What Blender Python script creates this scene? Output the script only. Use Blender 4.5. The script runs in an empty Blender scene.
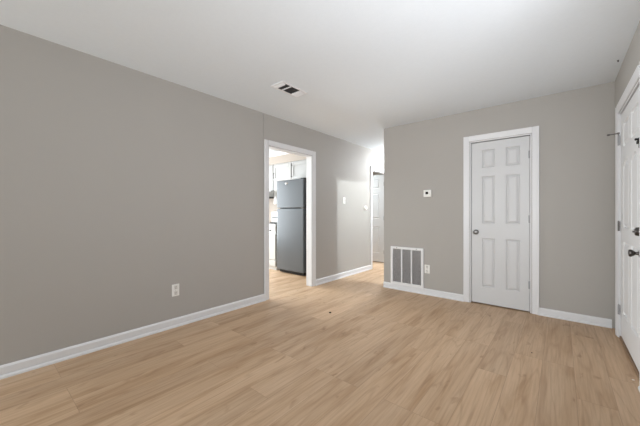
import bpy, bmesh, math, random
from mathutils import Vector, Matrix
random.seed(7)
C = bpy.context.scene.collection
SC = bpy.context.scene

# ------------------------------------------------------------------ camera
CAM = Vector((2.97, 0.0, 1.14))
YAW = math.radians(39.8)
cd = bpy.data.cameras.new('camera')
cd.sensor_fit = 'HORIZONTAL'; cd.sensor_width = 36.0
cd.lens = 289.0 / 640.0 * 36.0
cd.clip_start = 0.05
cam = bpy.data.objects.new('camera', cd); C.objects.link(cam)
cam.location = CAM; cam.rotation_euler = (math.radians(90), 0, YAW)
SC.camera = cam

# ------------------------------------------------------------------ view + world
vs = SC.view_settings
vs.view_transform = 'Standard'; vs.look = 'None'; vs.gamma = 1.0
vs.use_curve_mapping = False; vs.exposure = 0.06
w = bpy.data.worlds.new('sky'); SC.world = w; w.use_nodes = True
w.node_tree.nodes['Background'].inputs[0].default_value = (0.85, 0.92, 1.0, 1)
w.node_tree.nodes['Background'].inputs[1].default_value = 0.5

# ------------------------------------------------------------------ lights
def area(name, loc, aim, sx, sy, power, col=(1, 1, 1), spread=180):
    """rectangular light at loc facing the point aim"""
    l = bpy.data.lights.new(name, 'AREA'); l.shape = 'RECTANGLE'
    l.size = sx; l.size_y = sy; l.energy = power; l.color = col
    l.spread = math.radians(spread)
    o = bpy.data.objects.new(name, l); C.objects.link(o); o.location = loc
    o.rotation_euler = (Vector(aim)-Vector(loc)).to_track_quat('-Z', 'Y').to_euler()
def bulb(name, loc, r, power, col):
    l = bpy.data.lights.new(name, 'POINT'); l.shadow_soft_size = r; l.energy = power; l.color = col
    o = bpy.data.objects.new(name, l); C.objects.link(o); o.location = loc
# daylight entering by the front-room window (behind the camera): sky, and an upward fill added to brighten the ceiling
area('window_daylight', (1.0, -4.15, 1.45), (1.3, 4, 1.2), 1.7, 1.5, 92, (0.94, 0.99, 1))
area('window_ceiling_fill', (1.0, -4.14, 1.2), (1.3, -1, 4), 1.7, 1.0, 66, (0.92, 0.98, 1))
# added fill lights by the front door: up at the ceiling, and straight in
area('side_ceiling_fill', (3.44, 0.75, 1.3), (1.9, 2.7, 2.44), 1.4, 0.9, 29, (0.95, 0.96, 1), 140)
area('side_room_fill', (3.46, 0.75, 1.45), (0, 1.6, 1.2), 1.5, 1.1, 8, (0.92, 0.98, 1))
# kitchen fluorescent tube fixture and kitchen window
area('kitchen_tube_light', (-1.2, 1.9, 2.29), (-1.2, 1.901, 0), 1.15, 0.16, 26, (0.8, 0.97, 1))
area('kitchen_window_daylight', (-3.08, 2.95, 1.25), (0, 2.6, 1.15), 1.5, 1.7, 116, (0.94, 0.985, 1), 160)
# bedroom lamp, hall lamp and bathroom lamp around the hall
bulb('bedroom_lamp_light', (1.84, 4.43, 2.27), .05, 128, (0.87, 0.96, 1))
bulb('hall_lamp_light', (0.45, 6.1, 2.2), .12, 90, (0.90, 0.95, 1))
area('bath_lamp_light', (-1.0, 5.3, 2.3), (-1.0, 5.301, 0), 0.3, 0.3, 34, (0.88, 0.97, 1))

# ------------------------------------------------------------------ materials
def nodes(name):
    m = bpy.data.materials.new(name); m.use_nodes = True
    nt = m.node_tree; b = nt.nodes['Principled BSDF']
    return m, nt, b
def lin(c):
    return tuple(((v/255)/12.92 if v/255 <= .04045 else ((v/255+.055)/1.055)**2.4) for v in c) + (1,)
def mat(name, rgb, rough=.5, metal=0, var=.03, scale=6, bump=0, bscale=80, spec=.5):
    m, nt, b = nodes(name); N = nt.nodes.new; L = nt.links.new
    tc = N('ShaderNodeTexCoord')
    nz = N('ShaderNodeTexNoise'); nz.inputs['Scale'].default_value = scale; nz.inputs['Detail'].default_value = 4
    L(tc.outputs['Object'], nz.inputs['Vector'])
    mx = N('ShaderNodeMix'); mx.data_type = 'RGBA'
    c = lin(rgb)
    mx.inputs['A'].default_value = tuple(v*(1-var) for v in c[:3]) + (1,)
    mx.inputs['B'].default_value = tuple(min(1, v*(1+var)) for v in c[:3]) + (1,)
    L(nz.outputs['Fac'], mx.inputs['Factor']); L(mx.outputs['Result'], b.inputs['Base Color'])
    b.inputs['Roughness'].default_value = rough; b.inputs['Metallic'].default_value = metal
    b.inputs['Specular IOR Level'].default_value = spec
    if bump:
        n2 = N('ShaderNodeTexNoise'); n2.inputs['Scale'].default_value = bscale; n2.inputs['Detail'].default_value = 3
        L(tc.outputs['Object'], n2.inputs['Vector'])
        bp = N('ShaderNodeBump'); bp.inputs['Strength'].default_value = bump; bp.inputs['Distance'].default_value = .004
        L(n2.outputs['Fac'], bp.inputs['Height']); L(bp.outputs['Normal'], b.inputs['Normal'])
    return m

M_WALL = mat('greige_wall_paint', (173, 169, 164), .62, var=.015, scale=3, bump=.12, bscale=140, spec=.3)
M_PEACH = mat('peach_kitchen_paint', (188, 178, 168), .6, var=.02, bump=.1, spec=.3)
M_BATH = mat('pale_wall_paint', (214, 208, 202), .6, var=.02, spec=.3)
M_CEIL = mat('textured_ceiling_white', (229, 235, 240), .9, var=.02, scale=40, bump=.4, bscale=170, spec=.2)
M_TRIM = mat('white_trim_paint', (222, 222, 224), .35, var=.01)
M_DOOR = mat('white_door_paint', (206, 206, 207), .4, var=.012)
M_FRONT = mat('front_door_paint', (222, 222, 223), .4, var=.012)
M_CAB = mat('white_cabinet_paint', (192, 192, 191), .35, var=.01)
M_PLASTIC = mat('white_plastic', (236, 235, 231), .3, var=.01)
M_IVORY = mat('receptacle_plastic', (214, 211, 206), .35, var=.01)
M_DARK = mat('dark_slot', (18, 18, 19), .6, var=.05)
M_VENTSHADE = mat('vent_shade_grey', (88, 88, 89), .7, var=.06)  # dark grey stands in for shade in the ceiling register
M_FILTER = mat('grey_filter_media', (112, 110, 112), .9, var=.12, scale=60)
M_GRILLE = mat('white_enamel_metal', (232, 232, 233), .35, var=.01)
M_NICKEL = mat('satin_nickel', (150, 148, 146), .28, 1, var=.05)
M_KNOB = mat('brushed_knob_metal', (118, 116, 114), .3, 1, var=.05)
M_PEWTER = mat('dark_pewter', (88, 84, 82), .3, 1, var=.08)
M_HINGE = mat('painted_hinge_metal', (158, 158, 160), .4, .2, var=.03)
M_STEELDK = mat('aged_hinge_metal', (105, 102, 100), .4, .9, var=.1)
M_FRIDGE = mat('smooth_charcoal_door_finish', (97, 102, 107), .34, .3, var=.05, scale=2.5)
M_BLACK = mat('black_cabinet_finish', (9, 9, 10), .45, var=.05)
M_RANGE = mat('white_range_enamel', (200, 200, 198), .2, var=.01)
M_GREYPL = mat('grey_knob_plastic', (120, 119, 117), .4, var=.05)
M_THRESH = mat('bronze_threshold_metal', (138, 112, 88), .5, .3, var=.1)
M_CRUMB = mat('dark_crumb', (52, 40, 30), .8, var=.2)
M_SCRAP = mat('pale_scrap', (240, 232, 220), .8, var=.05)
M_SCREEN = mat('dark_display', (26, 25, 27), .2, var=.05)

def glow(name, rgb, s):
    m, nt, b = nodes(name); b.inputs['Base Color'].default_value = lin(rgb)
    b.inputs['Emission Color'].default_value = lin(rgb); b.inputs['Emission Strength'].default_value = s
    return m
M_GLOW = glow('lit_diffuser', (255, 250, 242), 4)

def floor_mat():
    m, nt, b = nodes('oak_plank_floor'); N = nt.nodes.new; L = nt.links.new
    def math_(op, a, bb=None):
        n = N('ShaderNodeMath'); n.operation = op
        for i, v in enumerate((a, bb)):
            if v is None: continue
            if isinstance(v, (int, float)): n.inputs[i].default_value = v
            else: L(v, n.inputs[i])
        return n.outputs[0]
    def comb(x, y, z):
        n = N('ShaderNodeCombineXYZ')
        for i, v in enumerate((x, y, z)):
            if isinstance(v, (int, float)): n.inputs[i].default_value = v
            else: L(v, n.inputs[i])
        return n.outputs[0]
    tc = N('ShaderNodeTexCoord'); sp = N('ShaderNodeSeparateXYZ'); L(tc.outputs['Object'], sp.inputs[0])
    X, Y = sp.outputs[0], sp.outputs[1]
    br = N('ShaderNodeTexBrick'); L(comb(math_('ADD', Y, 20.35), math_('ADD', X, 10.06), 0), br.inputs['Vector'])
    br.offset = .37; br.offset_frequency = 3; br.squash = 1
    br.inputs['Color1'].default_value = (0, 0, 0, 1); br.inputs['Color2'].default_value = (1, 1, 1, 1)
    br.inputs['Mortar'].default_value = (.5, .5, .5, 1)
    br.inputs['Scale'].default_value = 1; br.inputs['Mortar Size'].default_value = .0012
    br.inputs['Mortar Smooth'].default_value = .2; br.inputs['Bias'].default_value = 0
    br.inputs['Brick Width'].default_value = 1.22; br.inputs['Row Height'].default_value = .182
    sc = N('ShaderNodeSeparateColor'); L(br.outputs['Color'], sc.inputs[0]); R = sc.outputs[0]
    off = math_('MULTIPLY', R, 37.0)
    def noise(vx, vy, detail, dist=0, rough=.5):
        n = N('ShaderNodeTexNoise'); n.inputs['Scale'].default_value = 1
        n.inputs['Detail'].default_value = detail; n.inputs['Distortion'].default_value = dist
        n.inputs['Roughness'].default_value = rough
        L(comb(math_('MULTIPLY', X, vx), math_('MULTIPLY', Y, vy), off), n.inputs['Vector'])
        return n.outputs['Fac']
    broad = noise(9, 1.1, 3, .6)          # cathedral tone bands
    fine = noise(85, 3.2, 4, .1, .6)      # fine pores
    blot = noise(15, 6.0, 2, .5)           # small darker marks
    # ring-like cathedral lines from the broad field
    rings = math_('FRACT', math_('MULTIPLY', noise(5, .55, 2, .2), 9.0))
    rings = math_('ABSOLUTE', math_('SUBTRACT', rings, .5))
    def ramp(v, stops):
        r = N('ShaderNodeValToRGB'); L(v, r.inputs[0]); e = r.color_ramp.elements
        while len(e) < len(stops): e.new(.5)
        for q, (p, c) in zip(e, stops): q.position = p; q.color = c if len(c) == 4 else lin(c)
        return r.outputs[0]
    def mix(t, fac, a, bb):
        n = N('ShaderNodeMix'); n.data_type = 'RGBA'; n.blend_type = t
        for k, v in (('Factor', fac), ('A', a), ('B', bb)):
            if isinstance(v, (int, float)): n.inputs[k].default_value = v
            elif isinstance(v, tuple): n.inputs[k].default_value = v
            else: L(v, n.inputs[k])
        return n.outputs['Result']
    col = ramp(broad, [(.26, (176, 143, 110)), (.45, (197, 166, 135)), (.62, (204, 174, 144)), (.8, (210, 182, 153))])
    tone = ramp(R, [(0, (.90, .89, .88, 1)), (.5, (.98, .975, .97, 1)), (1, (1.05, 1.05, 1.05, 1))])
    col = mix('MULTIPLY', 1.0, col, tone)
    col = mix('MULTIPLY', .36, col, ramp(fine, [(.3, (.55, .5, .45, 1)), (.6, (1, 1, 1, 1))]))
    col = mix('MULTIPLY', .30, col, ramp(rings, [(.0, (.6, .52, .45, 1)), (.16, (1, 1, 1, 1))]))
    col = mix('MULTIPLY', .55, col, ramp(blot, [(.23, (.5, .41, .33, 1)), (.34, (1, 1, 1, 1))]))
    col = mix('MIX', math_('MULTIPLY', br.outputs['Fac'], .4), col, lin((104, 80, 60)))
    L(col, b.inputs['Base Color'])
    b.inputs['Roughness'].default_value = .46; b.inputs['Specular IOR Level'].default_value = .35
    bp = N('ShaderNodeBump'); bp.inputs['Strength'].default_value = .12; bp.inputs['Distance'].default_value = .002
    L(fine, bp.inputs['Height']); L(bp.outputs['Normal'], b.inputs['Normal'])
    return m
M_FLOOR = floor_mat()

# ------------------------------------------------------------------ mesh helpers
def box(bm, x0, y0, z0, x1, y1, z1):
    x0, x1 = sorted((x0, x1)); y0, y1 = sorted((y0, y1)); z0, z1 = sorted((z0, z1))
    v = [bm.verts.new(p) for p in ((x0,y0,z0),(x1,y0,z0),(x1,y1,z0),(x0,y1,z0),(x0,y0,z1),(x1,y0,z1),(x1,y1,z1),(x0,y1,z1))]
    for f in ((0,3,2,1),(4,5,6,7),(0,1,5,4),(1,2,6,5),(2,3,7,6),(3,0,4,7)): bm.faces.new([v[i] for i in f])
def prism(bm, pts, vec):
    a = [bm.verts.new(p) for p in pts]; b = [bm.verts.new(Vector(p)+Vector(vec)) for p in pts]
    n = len(pts)
    bm.faces.new(a[::-1]); bm.faces.new(b)
    for i in range(n): bm.faces.new((a[i], a[(i+1) % n], b[(i+1) % n], b[i]))
def lathe(bm, prof, org, axis, seg=24):
    """prof: (radius, distance along axis)"""
    ax = Vector(axis).normalized(); q = ax.to_track_quat('Z', 'Y').to_matrix(); org = Vector(org)
    rings = []
    for r, h in prof:
        if r < 1e-6: rings.append([bm.verts.new(org + ax*h)])
        else: rings.append([bm.verts.new(org + q @ Vector((r*math.cos(2*math.pi*k/seg), r*math.sin(2*math.pi*k/seg), h))) for k in range(seg)])
    for a, b in zip(rings, rings[1:]):
        for k in range(seg):
            k2 = (k+1) % seg
            if len(a) == 1 and len(b) == 1: continue
            if len(a) == 1: bm.faces.new((a[0], b[k], b[k2]))
            elif len(b) == 1: bm.faces.new((a[k], b[0], a[k2]))
            else: bm.faces.new((a[k], b[k], b[k2], a[k2]))
    if len(rings[0]) > 1: bm.faces.new(rings[0][::-1])
    if len(rings[-1]) > 1: bm.faces.new(rings[-1])
def obj(name, bm, m, parent=None, bevel=0, smooth=False, seg=2):
    bmesh.ops.recalc_face_normals(bm, faces=bm.faces)
    me = bpy.data.meshes.new(name); bm.to_mesh(me); bm.free()
    o = bpy.data.objects.new(name, me); C.objects.link(o); me.materials.append(m)
    if smooth:
        for p in me.polygons: p.use_smooth = True
        try: me.set_sharp_from_angle(angle=math.radians(40))
        except Exception: pass
    if bevel:
        b = o.modifiers.new('bevel', 'BEVEL'); b.width = bevel; b.segments = seg
        b.limit_method = 'ANGLE'; b.angle_limit = math.radians(40)
    if parent:
        o.parent = parent
        o.matrix_parent_inverse = Matrix.Translation(parent.location).inverted() if parent.type == 'EMPTY' else Matrix()
    return o
def B(*boxes):
    bm = bmesh.new()
    for b in boxes: box(bm, *b)
    return bm
def tag(o, label, cat, group=None):
    o['label'] = label; o['category'] = cat
    if group: o['group'] = group
    return o
def thing(name, label, cat, loc, group=None):
    o = bpy.data.objects.new(name, None); C.objects.link(o); o.location = loc; o.empty_display_size = .05
    return tag(o, label, cat, group)
def struct(name, bm, m, label, cat, **k):
    o = obj(name, bm, m, **k); o['kind'] = 'structure'; tag(o, label, cat); return o

# ------------------------------------------------------------------ room shell
H = 2.44; T = .11
RX = 3.38; BY = 4.06; FY = -4.0
KX = -3.0; KY0 = .6; KY1 = 4.47; EY = 7.0
struct('floor', B((KX-T, FY-T, -.1, RX+T, EY+T, 0)), M_FLOOR, 'light oak plank floor running through the room and doorways', 'floor')
struct('ceiling', B((KX-T, FY-T, H, RX+T, EY+T, H+.1)), M_CEIL, 'white textured ceiling over the whole room', 'ceiling')
# left wall with a hairline panel seam just before the kitchen doorway
KD0, KD1 = 2.50, 3.372; HD0, HD1 = 5.24, 6.035; DH = 2.03
SE = 2.414
struct('wall_left', B((-T, FY, 0, 0, SE-.0025, H), (-T, SE-.0025, 0, -.012, SE+.0025, H), (-T, SE+.0025, 0, 0, KD0, H),
                      (-T, KD0, DH, 0, KD1, H), (-T, KD1, 0, 0, HD0, H), (-T, HD0, DH, 0, HD1, H), (-T, HD1, 0, 0, EY, H)),
       M_WALL, 'long greige left wall with the kitchen doorway in it', 'wall')
CX0, CX1 = 2.076, 2.714; CH = 2.045
HX = .872
struct('wall_back', B((HX, BY, 0, CX0, BY+T, H), (CX0, BY, CH, CX1, BY+T, H), (CX1, BY, 0, RX, BY+T, H)),
       M_WALL, 'greige back wall around the closed white closet door', 'wall')
FD0, FD1 = 2.838, 3.785; FH = 2.05
SW0, SW1, SZ0, SZ1 = -.15, 1.65, .85, 2.1
struct('wall_right', B((RX, FY, 0, RX+T, SW0, H), (RX, SW0, 0, RX+T, SW1, SZ0), (RX, SW0, SZ1, RX+T, SW1, H), (RX, SW1, 0, RX+T, FD0, H), (RX, FD0, FH, RX+T, FD1, H), (RX, FD1, 0, RX+T, EY, H)),
       M_WALL, 'greige right wall holding the white front door', 'wall')
W0, W1, WZ0, WZ1 = .12, 1.9, .7, 2.15
struct('wall_front', B((KX, FY-T, 0, W0, FY, H), (W0, FY-T, 0, W1, FY, WZ0), (W0, FY-T, WZ1, W1, FY, H), (W1, FY-T, 0, RX, FY, H)),
       M_WALL, 'greige front wall behind the viewer with the window', 'wall')
struct('wall_hall', B((HX, BY+T, 0, HX+T, 4.21, H), (HX, 4.21, DH, HX+T, 5.05, H), (HX, 5.05, 0, HX+T, EY, H)),
       M_WALL, 'greige right side wall of the hall', 'wall')
struct('wall_closet', B((1.93, BY+T, 0, 1.98, 4.8, H), (2.85, BY+T, 0, 2.90, 4.8, H), (1.98, 4.75, 0, 2.85, 4.8, H)), M_WALL, 'walls of the closet behind the white closet door', 'wall')
struct('wall_hall_end', B((-T, EY, 0, RX, EY+T, H)), M_WALL, 'wall closing the far end of the hall', 'wall')
struct('wall_kitchen_back', B((KX, KY1, 0, -T, KY1+T, H)), M_PEACH, 'peach painted kitchen back wall behind the range', 'wall')
KW0, KW1, KZ0, KZ1 = 2.17, 3.73, .35, 2.12
struct('wall_kitchen_left', B((KX-T, FY, 0, KX, KW0, H), (KX-T, KW0, 0, KX, KW1, KZ0), (KX-T, KW0, KZ1, KX, KW1, H), (KX-T, KW1, 0, KX, EY, H)), M_PEACH, 'peach painted far kitchen wall', 'wall')
struct('wall_kitchen_front', B((KX, KY0-T, 0, -T, KY0, H)), M_PEACH, 'peach painted near kitchen wall', 'wall')
struct('wall_bath_end', B((KX, EY, 0, -T, EY+T, H)), M_BATH, 'pale end wall of the room off the hall', 'wall')

# window behind the viewer
bm = bmesh.new()
for b in ((W0-.07, FY, WZ0-.07, W0, FY+.018, WZ1+.07), (W1, FY, WZ0-.07, W1+.07, FY+.018, WZ1+.07),
          (W0, FY, WZ1, W1, FY+.018, WZ1+.07), (W0, FY, WZ0-.07, W1, FY+.03, WZ0),
          (W0, FY-.07, WZ0, W0+.04, FY-.03, WZ1), (W1-.04, FY-.07, WZ0, W1, FY-.03, WZ1),
          (W0, FY-.07, WZ0, W1, FY-.03, WZ0+.04), (W0, FY-.07, WZ1-.04, W1, FY-.03, WZ1),
          ((W0+W1)/2-.02, FY-.07, WZ0, (W0+W1)/2+.02, FY-.03, WZ1)): box(bm, *b)
struct('window_1', bm, M_TRIM, 'white framed window behind the viewer', 'window')

bm = bmesh.new()  # unseen window, made up to house the side fill lights
for b in ((RX-.018, SW0-.07, SZ0-.07, RX, SW0, SZ1+.07), (RX-.018, SW1, SZ0-.07, RX, SW1+.07, SZ1+.07), (RX-.018, SW0, SZ1, RX, SW1, SZ1+.07), (RX-.03, SW0, SZ0-.07, RX, SW1, SZ0),
          (RX+.07, SW0, SZ0, RX+.1, SW0+.04, SZ1), (RX+.07, SW1-.04, SZ0, RX+.1, SW1, SZ1), (RX+.07, SW0, SZ0, RX+.1, SW1, SZ0+.04), (RX+.07, SW0, SZ1-.04, RX+.1, SW1, SZ1), (RX+.07, SW0, 1.46, RX+.1, SW1, 1.49)): box(bm, *b)
struct('fill_window', bm, M_TRIM, 'made-up white framed window for the fill lights beside the front door', 'window')

bm = bmesh.new()
for b in ((KX, KW0-.07, KZ0-.07, KX+.018, KW0, KZ1+.07), (KX, KW1, KZ0-.07, KX+.018, KW1+.07, KZ1+.07), (KX, KW0, KZ1, KX+.018, KW1, KZ1+.07), (KX, KW0, KZ0-.07, KX+.03, KW1, KZ0),
          (KX-.04, KW0, KZ0, KX-.01, KW0+.04, KZ1), (KX-.04, KW1-.04, KZ0, KX-.01, KW1, KZ1), (KX-.04, KW0, KZ0, KX-.01, KW1, KZ0+.04), (KX-.04, KW0, KZ1-.04, KX-.01, KW1, KZ1)): box(bm, *b)
struct('window_3', bm, M_TRIM, 'tall white framed window in the far kitchen wall', 'window')

# baseboards: board with a shoe moulding along its foot
def base_run(segs, axis, face, sgn, h=.088, t=.014):
    """axis 'y': runs along y on plane x=face, sticking out by sgn"""
    bm = bmesh.new()
    for a, b in segs:
        prof = [(0, 0), (t+.011, 0), (t+.011, .012), (t+.007, .019), (t+.001, .022), (t-.003, .023), (t-.003, .027), (t, .028), (t, h-.014), (t-.006, h-.003), (t-.010, h), (0, h)]
        if axis == 'y': prism(bm, [(face+sgn*d, a, z) for d, z in prof], (0, b-a, 0))
        else: prism(bm, [(a, face+sgn*d, z) for d, z in prof], (b-a, 0, 0))
    return bm
struct('baseboard_left', base_run([(FY, 2.434), (3.433, 5.172), (6.10, EY)], 'y', 0, 1), M_TRIM, 'white baseboard along the left wall', 'baseboard')
struct('baseboard_back', base_run([(HX, 2.010), (2.777, 3.359)], 'x', BY, -1, h=.083), M_TRIM, 'white baseboard along the back wall', 'baseboard')
struct('baseboard_right', base_run([(FY, FD0-.075)], 'y', RX, -1), M_TRIM, 'white baseboard along the right wall', 'baseboard')
struct('baseboard_hall', base_run([(BY+T, 4.14), (5.12, EY)], 'y', HX, -1), M_TRIM, 'white baseboard of the hall side wall', 'baseboard')

# casings and jambs, one per opening
def casing(a0, a1, top, axis, face, sgn, wdt=.066, t=.017, rev=.005, depth=T, stop=False, back=True, split=None):
    """face casing outside the wall plane + jamb lining inside the opening; the jamb sits just inside a0..a1"""
    bm = bmesh.new(); j = .012
    def bx(u0, u1, d0, d1, z0, z1):
        if axis == 'y': box(bm, face+sgn*d0, u0, z0, face+sgn*d1, u1, z1)
        else: box(bm, u0, face+sgn*d0, z0, u1, face+sgn*d1, z1)
    def prof_v(u, dirn):
        # moulded vertical leg: thick outer edge, thinner inner edge
        pr = [(0, 0), (wdt, 0), (wdt, t), (wdt*.82, t), (wdt*.6, t*.78), (wdt*.18, t*.62), (0, t*.45)]
        zt = top+rev
        if axis == 'y': prism(bm, [(face+sgn*d, u+dirn*q, 0) for q, d in pr], (0, 0, zt+wdt))
        else: prism(bm, [(u+dirn*q, face+sgn*d, 0) for q, d in pr], (0, 0, zt+wdt))
    prof_v(a0-rev, -1); prof_v(a1+rev, 1)
    pr = [(0, 0), (wdt, 0), (wdt, t), (wdt*.82, t), (wdt*.6, t*.78), (wdt*.18, t*.62), (0, t*.45)]
    zt = top+rev
    if axis == 'y': prism(bm, [(face+sgn*d, a0-rev, zt+q) for q, d in pr], (0, a1-a0+2*rev, 0))
    else: prism(bm, [(a0-rev, face+sgn*d, zt+q) for q, d in pr], (a1-a0+2*rev, 0, 0))
    # jamb
    bx(a0-.001, a0+j, -depth, .001, 0, top); bx(a1-j, a1+.001, -depth, .001, 0, top); bx(a0, a1, -depth, .001, top-j, top+.001)
    if stop:
        bx(a0+j-.001, a0+j+.022, -depth+.004, -.064, 0, top-j); bx(a1-j-.022, a1-j+.001, -depth+.004, -.064, 0, top-j); bx(a0+j, a1-j, -depth+.004, -.064, top-j-.022, top-j+.001)
    if back:
        bx(a0-.065, a0-rev, -depth-.015, -depth, 0, top+.065); bx(a1+rev, a1+.065, -depth-.015, -depth, 0, top+.065)
        bx(a0-rev, a1+rev, -depth-.015, -depth, top+rev, top+.065)
    return bm
struct('trim_1', casing(KD0, KD1, DH, 'y', 0, 1), M_TRIM, 'white casing and jamb of the kitchen doorway', 'door casing', bevel=.002)
struct('trim_2', casing(CX0, CX1, CH, 'x', BY, -1, stop=True), M_TRIM, 'white casing around the closet door', 'door casing', bevel=.002)
struct('trim_3', casing(FD0, FD1, FH, 'y', RX, -1, wdt=.07, stop=True), M_TRIM, 'white casing around the front door', 'door casing', bevel=.002)
struct('trim_4', casing(HD0, HD1, DH, 'y', 0, 1), M_TRIM, 'white casing of the doorway in the hall', 'door casing', bevel=.002)
struct('trim_5', casing(4.21, 5.05, DH, 'y', HX, -1), M_TRIM, 'white casing of the bedroom doorway across the hall', 'door casing', bevel=.002)
struct('trim_6', B((RX+.0, FD0+.013, 0, RX+.10, FD1-.013, .022), (RX+.012, FD0+.013, .022, RX+.10, FD1-.013, .029)), M_THRESH,
       'brown metal threshold under the front door', 'threshold', bevel=.004)

# ------------------------------------------------------------------ six-panel doors
def door_leaf(Wd, Hd, us, zs, mp, t=.035, arch=0.0, archrow=None):
    """us: panel columns [(u0,u1)], zs: rows [(z0,z1)]; mp(u,d,z)->xyz with d=0 front, + into the leaf"""
    bm = bmesh.new()
    ub = sorted({0, Wd, *[v for p in us for v in p]}); zb = sorted({0, Hd, *[v for p in zs for v in p]})
    V = lambda u, d, z: bm.verts.new(mp(u, d, z))
    NT = 10
    for i in range(len(ub)-1):
        for k in range(len(zb)-1):
            u0, u1, z0, z1 = ub[i], ub[i+1], zb[k], zb[k+1]
            pan = (u0, u1) in us and (z0, z1) in zs
            if not pan:
                bm.faces.new([V(u0,0,z0), V(u1,0,z0), V(u1,0,z1), V(u0,0,z1)]); continue
            A = arch if (archrow and zs.index((z0, z1)) in archrow) else 0
            def ring(ins, dep):
                pts = [V(u0+ins, dep, z0+ins), V(u1-ins, dep, z0+ins)]
                for q in range(NT+1):
                    s = q/NT; u = u1-ins-(u1-u0-2*ins)*s
                    zz = z1-ins-A*(1-math.sin(math.pi*s)**1.3)
                    pts.append(V(u, dep, zz))
                return pts
            rs = [ring(i_, d_) for i_, d_ in ((0, 0), (.009, .012), (.013, .012), (.034, .001), (.038, .001))]
            for a, b in zip(rs, rs[1:]):
                n = len(a)
                for q in range(n): bm.faces.new((a[q], a[(q+1) % n], b[(q+1) % n], b[q]))
            bm.faces.new(rs[-1])
            if A:
                top = [V(u1-(u1-u0)*q/NT, 0, z1) for q in range(NT+1)]
                lo = rs[0][2:]
                for q in range(NT):
                    try: bm.faces.new((lo[q], top[q], top[q+1], lo[q+1]))
                    except Exception: pass
    # sides and back
    bm.faces.new([V(0,t,0), V(0,t,Hd), V(Wd,t,Hd), V(Wd,t,0)])
    for (a, b) in (((0,0),(Wd,0)), ((Wd,0),(Wd,Hd)), ((Wd,Hd),(0,Hd)), ((0,Hd),(0,0))):
        bm.faces.new([V(a[0],0,a[1]), V(b[0],0,b[1]), V(b[0],t,b[1]), V(a[0],t,a[1])])
    bmesh.ops.remove_doubles(bm, verts=bm.verts, dist=1e-5)
    return bm
def hinge_bm(p, axis_out, along):
    """knuckle barrel with two leaves at point p"""
    bm = bmesh.new(); p = Vector(p); o = Vector(axis_out); a = Vector(along)
    for k in range(5):
        lathe(bm, [(.0055, 0), (.0062, .001), (.0062, .016), (.0055, .017)], p+o*.004+Vector((0,0,-.044+k*.0175)), (0,0,1), 12)
    lathe(bm, [(.0035, 0), (.0045, .004), (0, .007)], p+o*.004+Vector((0,0,.0435)), (0,0,1), 10)
    for s in (-1, 1):
        q = p+a*s*.008
        d = a*.007+o*.0018
        box(bm, q.x-abs(d.x)-.001, q.y-abs(d.y)-.001, p.z-.043, q.x+abs(d.x)+.001, q.y+abs(d.y)+.001, p.z+.043)
    return bm
def knob_bm(p, out, r=.026, L=.058):
    bm = bmesh.new()
    lathe(bm, [(.0, 0), (.031, 0), (.031, .004), (.026, .008), (.013, .011), (.0105, .018), (.0105, L-.034), (.016, L-.029), (r*.93, L-.018),
               (r, L-.011), (r*.9, L-.003), (r*.55, L), (0, L+.0005)], p, out, 28)
    return bm

# closet door
cw = CX1-CX0-.036; cx = CX0+.018; cz = .014; hd = CH-.014-cz-.008
CY = BY+.014
root = struct('door_1', door_leaf(cw, hd, [(.118, .260), (.370, .512)], [(.205, .812), (.995, 1.583), (1.690, 1.912)],
              lambda u, d, z: (cx+u, CY+d, cz+z)), M_DOOR, 'closed white six-panel closet door in the back wall', 'door')
obj('door_knob', knob_bm((2.147, CY, .90), (0, -1, 0)), M_KNOB, root, smooth=True)['label'] = 'round satin nickel knob'
for z in (.315, 1.07, 1.81):
    obj('hinge', hinge_bm((CX1-.0135, CY-.002, z), (0, -1, 0), (1, 0, 0)), M_HINGE, root, smooth=True)
# front door
fw = FD1-FD0-.036; fz = .030; fhh = FH-.014-fz-.008; fx = RX+.010
fm = lambda u, d, z: (fx+d, FD1-.018-u, fz+z)
root = struct('door_2', door_leaf(fw, fhh, [(.13, .40), (.49, .76)], [(.22, .86), (.98, 1.57), (1.69, 1.90)], fm, t=.044, arch=.05, archrow=(1,)),
              M_FRONT, 'white panelled front door in the right wall with dark knob and deadbolt', 'door')
ky = FD0+.075
obj('door_knob', knob_bm((fx, ky+.005, .862), (-1, 0, 0), r=.026, L=.06), M_PEWTER, root, smooth=True)['label'] = 'dark pewter round knob'
bm = bmesh.new(); lathe(bm, [(0, 0), (.031, 0), (.031, .010), (.027, .026), (.022, .030), (0, .030)], (fx, ky-.002, 1.012), (-1, 0, 0), 24)
box(bm, fx-.040, ky-.020, 1.006, fx-.028, ky+.014, 1.018)
obj('deadbolt', bm, M_PEWTER, root, smooth=True)['label'] = 'dark deadbolt thumb turn'
bm = B((fx-.012, ky-.045, 1.585, fx, ky+.0, 1.655), (fx-.022, ky-.035, 1.612, fx-.012, ky+.004, 1.632))
lathe(bm, [(0, 0), (.008, 0), (.008, .02), (0, .022)], (fx-.012, ky-.02, 1.642), (-1, 0, 0), 14)
obj('security_latch', bm, M_DARK, root, bevel=.002)['label'] = 'black security latch'
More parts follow.
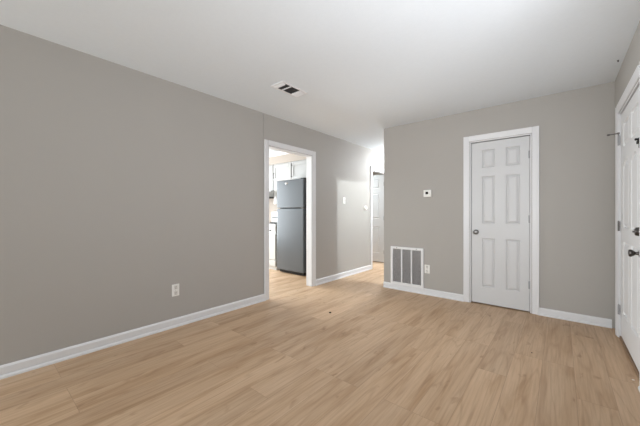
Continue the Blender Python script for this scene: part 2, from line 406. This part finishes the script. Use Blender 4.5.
for z in (.26, 1.02, 1.80):
    h = obj('hinge', hinge_bm((RX-.001, FD1-.0135, z), (-1, 0, 0), (0, 1, 0)), M_STEELDK if z == 1.02 else M_HINGE, root, smooth=True)
    if z == 1.80:
        bm = bmesh.new(); p0 = Vector((RX-.006, FD1-.01, 1.868))
        d = Vector((-.068, .05, .004)); n = d.normalized()
        lathe(bm, [(.0045, 0), (.0045, d.length*.8), (.004, d.length*.8)], p0, n, 10)
        lathe(bm, [(.004, 0), (.009, .002), (.009, .016), (.006, .018)], p0+n*d.length*.78, n, 12)
        lathe(bm, [(.009, 0), (.009, .014)], p0+Vector((0, 0, -.007)), (0, 0, 1), 12)
        lathe(bm, [(.0035, 0), (.0035, .05)], p0+Vector((0, 0, -.05)), (0, 0, 1), 8)
        obj('hinge_pin_stop', bm, M_STEELDK, root, smooth=True)['label'] = 'thin metal hinge stop sticking out from the top hinge'
# hall door, standing open into the room off the hall
hw = .74
root = struct('door_3', door_leaf(hw, DH-.03, [(.12, .32), (.42, .62)], [(.205, .812), (.995, 1.583), (1.690, 1.895)],
              lambda u, d, z: (-.118-u, HD1-.052+d, .018+z)), M_DOOR, 'white panel door standing open in the hall doorway', 'door')
obj('door_knob', knob_bm((-.118-hw+.065, HD1-.052, .9), (0, -1, 0)), M_NICKEL, root, smooth=True)
for z in (.25, 1.02, 1.80):
    obj('hinge', hinge_bm((-.113, HD1-.052, z), (0, -1, 0), (1, 0, 0)), M_NICKEL, root, smooth=True)

# ------------------------------------------------------------------ kitchen
FX0, FX1, FYf = -1.245, -.548, 3.757
t = thing('refrigerator', 'dark charcoal top-freezer refrigerator seen through the kitchen doorway', 'refrigerator', ((FX0+FX1)/2, 4.1, 0))
obj('cabinet_body', B((FX0+.004, FYf+.075, .02, FX1-.002, 4.44, 1.752)), M_BLACK, t, bevel=.006)
obj('base_grille', B((FX0+.03, FYf+.05, .012, FX1-.03, FYf+.078, .062)), M_DARK, t, bevel=.003)
fd = obj('refrigerator_door', B((FX0, FYf, .065, FX1, FYf+.07, 1.222)), M_FRIDGE, t, bevel=.012, seg=3)
fr = obj('freezer_door', B((FX0, FYf, 1.236, FX1, FYf+.07, 1.755)), M_FRIDGE, t, bevel=.012, seg=3)
for par, z0, z1 in ((fd, .72, 1.20), (fr, 1.255, 1.52)):
    obj('door_handle', B((FX0-.004, FYf+.016, z0, FX0+.002, FYf+.05, z1)), M_BLACK, par, bevel=.003)
bm = bmesh.new(); lathe(bm, [(0, 0), (.030, 0), (.030, .003), (.026, .005), (0, .005)], (0, 0, 0), (0, -1, 0), 24)
for v in bm.verts: v.co = Vector((v.co.x*1.25-.975, v.co.y+FYf, v.co.z*.55+1.695))
obj('badge', bm, M_NICKEL, fr, smooth=True)['label'] = 'small oval metal badge'
obj('middle_hinge', B((FX1-.07, FYf+.01, 1.223, FX1+.002, FYf+.08, 1.235)), M_NICKEL, t, bevel=.002)
obj('top_hinge_cover', B((FX1-.09, FYf+.02, 1.752, FX1-.01, FYf+.12, 1.772)), M_BLACK, t, bevel=.005)
for x in (FX0+.06, FX1-.06):
    for y in (FYf+.12, 4.36):
        bm = bmesh.new(); lathe(bm, [(.02, 0), (.02, .012), (.012, .014), (.012, .022)], (x, y, 0), (0, 0, 1), 12)
        obj('levelling_foot', bm, M_DARK, t)

# range
RX0, RX1, RYf = -2.135, -1.375, 3.84
t = thing('cooking_range', 'white kitchen range with front knobs left of the refrigerator', 'range', ((RX0+RX1)/2, 4.1, 0))
obj('range_body', B((RX0, RYf+.03, .0, RX1, 4.45, .895)), M_RANGE, t, bevel=.004)
bm = B((RX0, RYf+.0, .895, RX1, 4.40, .915)); obj('cooktop', bm, M_RANGE, t, bevel=.006)
bg = obj('backguard', B((RX0, 4.385, .915, RX1, 4.455, 1.175)), M_RANGE, t, bevel=.01)
obj('clock_panel', B((RX0+.03, 4.380, 1.03, RX1-.03, 4.386, 1.052)), M_DARK, bg)
obj('control_panel', B((RX0, RYf-.005, .725, RX1, RYf+.03, .893)), M_RANGE, t, bevel=.008)
for k in range(5):
    x = RX1-.15-k*.115
    bm = bmesh.new(); lathe(bm, [(.021, 0), (.021, .006), (.017, .012), (.015, .026), (0, .027)], (x, RYf-.005, .79), (0, -1, 0), 18)
    obj('knob', bm, M_GREYPL, t, smooth=True)
od = obj('oven_door', B((RX0+.004, RYf-.008, .205, RX1-.004, RYf+.03, .715)), M_RANGE, t, bevel=.008)
bm = B((RX0+.08, RYf-.05, .682, RX1-.08, RYf-.032, .70), (RX0+.09, RYf-.034, .684, RX0+.12, RYf-.006, .698), (RX1-.12, RYf-.034, .684, RX1-.09, RYf-.006, .698))
obj('oven_handle', bm, M_RANGE, od, bevel=.004)
obj('storage_drawer', B((RX0+.004, RYf-.004, .075, RX1-.004, RYf+.03, .195)), M_RANGE, t, bevel=.008)
for x in (RX0+.2, RX1-.2):
    for y in (3.99, 4.25):
        bm = bmesh.new()
        lathe(bm, [(.085, 0), (.085, .004), (.06, .006), (0, .006)], (x, y, .915), (0, 0, 1), 20)
        for a in range(4):
            c, s = math.cos(a*math.pi/4), math.sin(a*math.pi/4)
            prism(bm, [(x-.095*c-.004*s, y-.095*s+.004*c, .936), (x-.095*c+.004*s, y-.095*s-.004*c, .936), (x+.095*c+.004*s, y+.095*s-.004*c, .936), (x+.095*c-.004*s, y+.095*s+.004*c, .936)], (0, 0, .008))
        lathe(bm, [(.004, 0), (.004, .022)], (x, y, .92), (0, 0, 1), 8)
        obj('burner', bm, M_DARK, t)

# range hood under its cabinet
UY = 4.19; UZ1 = 2.196
t = thing('range_hood', 'white range hood with dark lower edge above the range', 'range hood', (-2.02, 4.2, 1.5))
bm = bmesh.new()
prism(bm, [(-2.40, KY1, 1.49), (-2.40, 3.97, 1.49), (-2.40, 3.97, 1.535), (-2.40, 4.16, 1.64), (-2.40, KY1, 1.64)], (.57, 0, 0))
obj('hood_shell', bm, M_RANGE, t, bevel=.004)
obj('hood_underside', B((-2.385, 3.985, 1.475, -1.845, 4.45, 1.489)), M_DARK, t)
bm = bmesh.new(); lathe(bm, [(.016, 0), (.016, .014), (0, .016)], (-1.90, 3.972, 1.512), (0, -1, 0), 14)
obj('hood_switch', bm, M_GREYPL, t, smooth=True)

def cab_door(x0, x1, z0, z1, y):
    bm = bmesh.new(); f = .055; d = .02
    box(bm, x0, y-d, z0, x0+f, y, z1); box(bm, x1-f, y-d, z0, x1, y, z1)
    box(bm, x0+f, y-d, z0, x1-f, y, z0+f); box(bm, x0+f, y-d, z1-f, x1-f, y, z1)
    box(bm, x0+f, y-d+.009, z0+f, x1-f, y, z1-f)
    return bm
def pull(x, z, y, h=.11):
    bm = bmesh.new()
    lathe(bm, [(.0065, 0), (.0065, h)], (x, y-.032, z), (0, 0, 1), 10)
    for q in (.015, h-.015): lathe(bm, [(.005, 0), (.005, .034)], (x, y, z+q), (0, -1, 0), 8)
    return bm
t = thing('wall_cabinet', 'white wall cabinet with two doors above the refrigerator', 'cabinet', (-1.27, 4.3, 1.83), 'kitchen wall cabinets')
obj('cabinet_body', B((-1.825, UY, 1.83, -.72, KY1, UZ1)), M_CAB, t, bevel=.002)
for x0, x1, hx in ((-1.815, -1.282, -1.77), (-1.258, -.73, -1.232)):
    d = obj('cabinet_door', cab_door(x0, x1, 1.842, UZ1-.03, UY), M_CAB, t, bevel=.003)
    obj('pull_handle', pull(hx-.012, 1.87 if hx > -1.5 else 1.88, UY-.02, .26 if hx > -1.5 else .12), M_PEWTER, d, smooth=True)['label'] = 'slim dark metal pull'
t = thing('wall_cabinet', 'white wall cabinet above the range hood', 'cabinet', (-2.2, 4.3, 1.645), 'kitchen wall cabinets')
obj('cabinet_body', B((-2.60, UY, 1.642, -1.84, KY1, UZ1)), M_CAB, t, bevel=.002)
for x0, x1, hx in ((-2.59, -2.225, -2.26), (-2.215, -1.85, -2.18)):
    d = obj('cabinet_door', cab_door(x0, x1, 1.655, UZ1-.03, UY), M_CAB, t, bevel=.003)
    obj('pull_handle', pull(hx, 1.68, UY-.02), M_PEWTER, d, smooth=True)
tag(obj('filler_panel', B((-1.826, UY-.005, 1.335, -1.735, KY1, 1.829)), M_CAB, bevel=.002), 'narrow white panel hanging below the cabinet beside the refrigerator', 'panel')
struct('trim_7', B((-2.98, UY-.01, UZ1+.002, -.115, KY1, H-.045)), M_PEACH, 'peach soffit above the kitchen cabinets', 'soffit')
bm = bmesh.new(); prism(bm, [(-2.98, UY-.01, H-.075), (-2.98, UY-.02, H-.072), (-2.98, UY-.065, H-.012), (-2.98, UY-.065, H), (-2.98, UY-.01, H)], (2.865, 0, 0))
struct('trim_8', bm, M_TRIM, 'white crown moulding along the kitchen soffit', 'moulding')
# fluorescent fixture
t = thing('ceiling_light', 'long white fluorescent ceiling fixture in the kitchen', 'light fixture', (-1.2, 1.9, 2.32))
obj('housing', B((-1.32, 1.29, 2.36, -1.08, 2.51, H)), M_GRILLE, t, bevel=.01)
obj('diffuser', B((-1.30, 1.31, 2.31, -1.10, 2.49, 2.36)), M_GLOW, t, bevel=.015)

# ------------------------------------------------------------------ wall fittings
def outlet(label, fm_):
    """fm_(u, d, z) maps plate coords to world"""
    o = thing('wall_outlet', label, 'outlet', fm_(0, 0, 0), None)
    def bxm(u0, d0, z0, u1, d1, z1):
        bm = bmesh.new(); a = fm_(u0, d0, z0); b = fm_(u1, d1, z1); box(bm, *a, *b); return bm
    obj('cover_plate', bxm(-.036, 0, -.06, .036, .006, .06), M_PLASTIC, o, bevel=.003)
    for s in (-1, 1):
        r = obj('receptacle', bxm(-.0165, .005, s*.0285-.0195, .0165, .008, s*.0285+.0195), M_IVORY, o, bevel=.004)
        bm = bmesh.new()
        for du, hh in ((-.0065, .0055), (.0065, .0045)):
            box(bm, *fm_(du-.0012, .0078, s*.0285+.004-hh), *fm_(du+.0012, .0084, s*.0285+.004+hh))
        box(bm, *fm_(-.0025, .0078, s*.0285-.014), *fm_(.0025, .0084, s*.0285-.009))
        obj('slots', bm, M_DARK, r)
    bm = bmesh.new(); a = Vector(fm_(0, .0055, 0)); lathe(bm, [(.0035, 0), (.003, .0015), (0, .0016)], a, Vector(fm_(0, 1, 0))-Vector(fm_(0, 0, 0)), 10)
    obj('screw', bm, M_NICKEL, o)
    return o
outlet('white duplex outlet low on the long left wall', lambda u, d, z: (d, 1.300+u, .367+z))
outlet('white duplex outlet on the back wall beside the return air grille', lambda u, d, z: (1.537+u, BY-d, .357+z))

t = thing('light_switch', 'white light switch plate on the left wall past the kitchen doorway', 'switch', (0, 4.236, 1.362))
obj('cover_plate', B((0, 4.201, 1.304, .006, 4.271, 1.420)), M_PLASTIC, t, bevel=.003)
bm = bmesh.new(); prism(bm, [(.005, 4.231, 1.352), (.008, 4.231, 1.352), (.018, 4.231, 1.374), (.012, 4.231, 1.378), (.005, 4.231, 1.372)], (0, .010, 0))
obj('toggle', bm, M_PLASTIC, t)
for z in (1.332, 1.392):
    bm = bmesh.new(); lathe(bm, [(.0035, 0), (.003, .0014), (0, .0015)], (.0055, 4.236, z), (1, 0, 0), 10); obj('screw', bm, M_NICKEL, t)

t = thing('dial_thermostat', 'small round white dial on the left wall beside the hall doorway', 'dial', (0, 4.945, 1.238))
bm = bmesh.new(); lathe(bm, [(0, 0), (.044, 0), (.044, .006), (.042, .010), (0, .010)], (0, 4.945, 1.238), (1, 0, 0), 28)
obj('base_ring', bm, M_IVORY, t, smooth=True)
bm = bmesh.new(); lathe(bm, [(0, .009), (.036, .009), (.036, .030), (.030, .038), (.02, .041), (0, .042)], (0, 4.945, 1.238), (1, 0, 0), 28)
obj('dial', bm, M_PLASTIC, t, smooth=True)

t = thing('digital_thermostat', 'white digital thermostat with dark screen on the back wall', 'thermostat', (1.545, BY, 1.41))
obj('housing', B((1.492, BY-.028, 1.363, 1.598, BY, 1.461)), M_PLASTIC, t, bevel=.006, seg=3)
obj('display', B((1.522, BY-.0295, 1.400, 1.562, BY-.0275, 1.436)), M_SCREEN, t, bevel=.001)
bm = bmesh.new()
for k in range(3): box(bm, 1.574, BY-.030, 1.392+k*.018, 1.586, BY-.0275, 1.402+k*.018)
obj('buttons', bm, M_IVORY, t, bevel=.001)

# return air grille: frame, two mullions, three louver banks, filter behind
gx0, gx1, gz0, gz1 = .992, 1.490, .078, .640; gf = .034
t = thing('return_air_grille', 'large white return air grille low on the back wall', 'vent', ((gx0+gx1)/2, BY, gz0))
bm = bmesh.new(); gy = BY-.022
for b in ((gx0, gy, gz0, gx0+gf, BY-.001, gz1), (gx1-gf, gy, gz0, gx1, BY-.001, gz1), (gx0+gf, gy, gz0, gx1-gf, BY-.001, gz0+gf), (gx0+gf, gy, gz1-gf, gx1-gf, BY-.001, gz1)): box(bm, *b)
fr = obj('frame', bm, M_GRILLE, t, bevel=.004)
iw = (gx1-gx0-2*gf); mw = .016; bw = (iw-2*mw)/3
obj('filter', B((gx0+gf-.004, BY-.004, gz0+gf-.004, gx1-gf+.004, BY-.0015, gz1-gf+.004)), M_FILTER, t)
for k in range(2):
    x = gx0+gf+(k+1)*bw+k*mw; obj('mullion', B((x, gy+.001, gz0+gf, x+mw, BY-.004, gz1-gf)), M_GRILLE, t)
for k in range(3):
    x = gx0+gf+k*(bw+mw); bm = bmesh.new(); n = 34; zz0 = gz0+gf; st = (gz1-gz0-2*gf)/n
    for q in range(n):
        z = zz0+q*st+.002
        prism(bm, [(x, gy+.003, z+st*.62), (x, gy+.0045, z+st*.62), (x, BY-.005, z), (x, BY-.0065, z)], (bw, 0, 0))
    obj('louver_bank', bm, M_GRILLE, t)
for x in (gx0+.1, gx1-.1):
    bm = bmesh.new(); lathe(bm, [(.007, 0), (.006, .003), (0, .004)], (x, gy, gz1-.017), (0, -1, 0), 12); obj('latch_screw', bm, M_NICKEL, fr)

# ceiling register: three banks of blades facing different ways
vx0, vx1, vy0, vy1 = .690, .872, 1.945, 2.315
t = thing('ceiling_vent', 'white ceiling air register with middle louvers darkened as shade', 'vent', ((vx0+vx1)/2, (vy0+vy1)/2, H))
bm = bmesh.new(); f = .022; zf = H-.008
for b in ((vx0, vy0, zf, vx0+f, vy1, H), (vx1-f, vy0, zf, vx1, vy1, H), (vx0+f, vy0, zf, vx1-f, vy0+f, H), (vx0+f, vy1-f, zf, vx1-f, vy1, H)): box(bm, *b)
obj('frame', bm, M_GRILLE, t, bevel=.003)
obj('duct_shade', B((vx0+f, vy0+f, H-.0018, vx1-f, vy1-f, H-.0004)), M_VENTSHADE, t)  # flat dark sheet in place of the shade inside the duct
def vbank(y0, y1, tilt, n):
    bm = bmesh.new(); s = (y1-y0)/n
    for q in range(n):
        y = y0+(q+.5)*s; d = s*.55
        if tilt: prism(bm, [(vx0+f, y-d, H-.002 if tilt > 0 else H-.016), (vx0+f, y-d+.0012, H-.002 if tilt > 0 else H-.016), (vx0+f, y+d, H-.016 if tilt > 0 else H-.002), (vx0+f, y+d-.0012, H-.016 if tilt > 0 else H-.002)], (vx1-vx0-2*f, 0, 0))
    obj('louver_bank', bm, M_GRILLE, t)
def xbank(y0, y1, n, m=M_VENTSHADE):
    bm = bmesh.new(); s = (vx1-vx0-2*f)/n
    for q in range(n):
        x = vx0+f+(q+.5)*s
        prism(bm, [(x-.0055, y0, H-.002), (x-.0045, y0, H-.002), (x+.0065, y0, H-.012), (x+.0055, y0, H-.012)], (0, y1-y0, 0))
    o = obj('louver_bank', bm, m, t); o['label'] = 'louver bank coloured dark as shade'
vbank(vy0+f, 2.005, 1, 3)
xbank(2.010, 2.072, 5)
obj('divider', B((vx0+f, 2.074, H-.012, vx1-f, 2.086, H-.0018)), M_GRILLE, t)
xbank(2.088, 2.212, 5)
vbank(2.217, vy1-f, 1, 5)

t = thing('ceiling_hook', 'tiny dark hook in the ceiling near the front door', 'hook', (3.345, 3.515, H))
bm = bmesh.new(); lathe(bm, [(.007, 0), (.007, .002), (.003, .003), (.003, .007), (.005, .010), (.003, .014), (0, .015)], (3.345, 3.515, H), (0, 0, -1), 14)
obj('hook_shank', bm, M_DARK, t, smooth=True)

# specks lying on the floor
def crumb(name, x, y, r, m, label, cat):
    bm = bmesh.new(); bmesh.ops.create_icosphere(bm, subdivisions=2, radius=r)
    for v in bm.verts:
        k = 1+.35*math.sin(v.co.x*310+x)+.2*math.cos(v.co.y*420+y)
        v.co = Vector((x+v.co.x*k*1.2, y+v.co.y*k, r*.45+v.co.z*.45))
    return tag(obj(name, bm, m, smooth=True), label, cat)
crumb('floor_crumb', .949, 2.604, .013, M_CRUMB, 'dark crumb on the oak floor in front of the kitchen doorway', 'crumb')
crumb('floor_crumb', 2.79, 2.913, .005, M_CRUMB, 'tiny dark crumb on the oak floor in front of the closet door', 'crumb')
crumb('floor_scrap', 3.352, 2.88, .007, M_SCRAP, 'small pale scrap on the floor at the front door threshold', 'scrap')
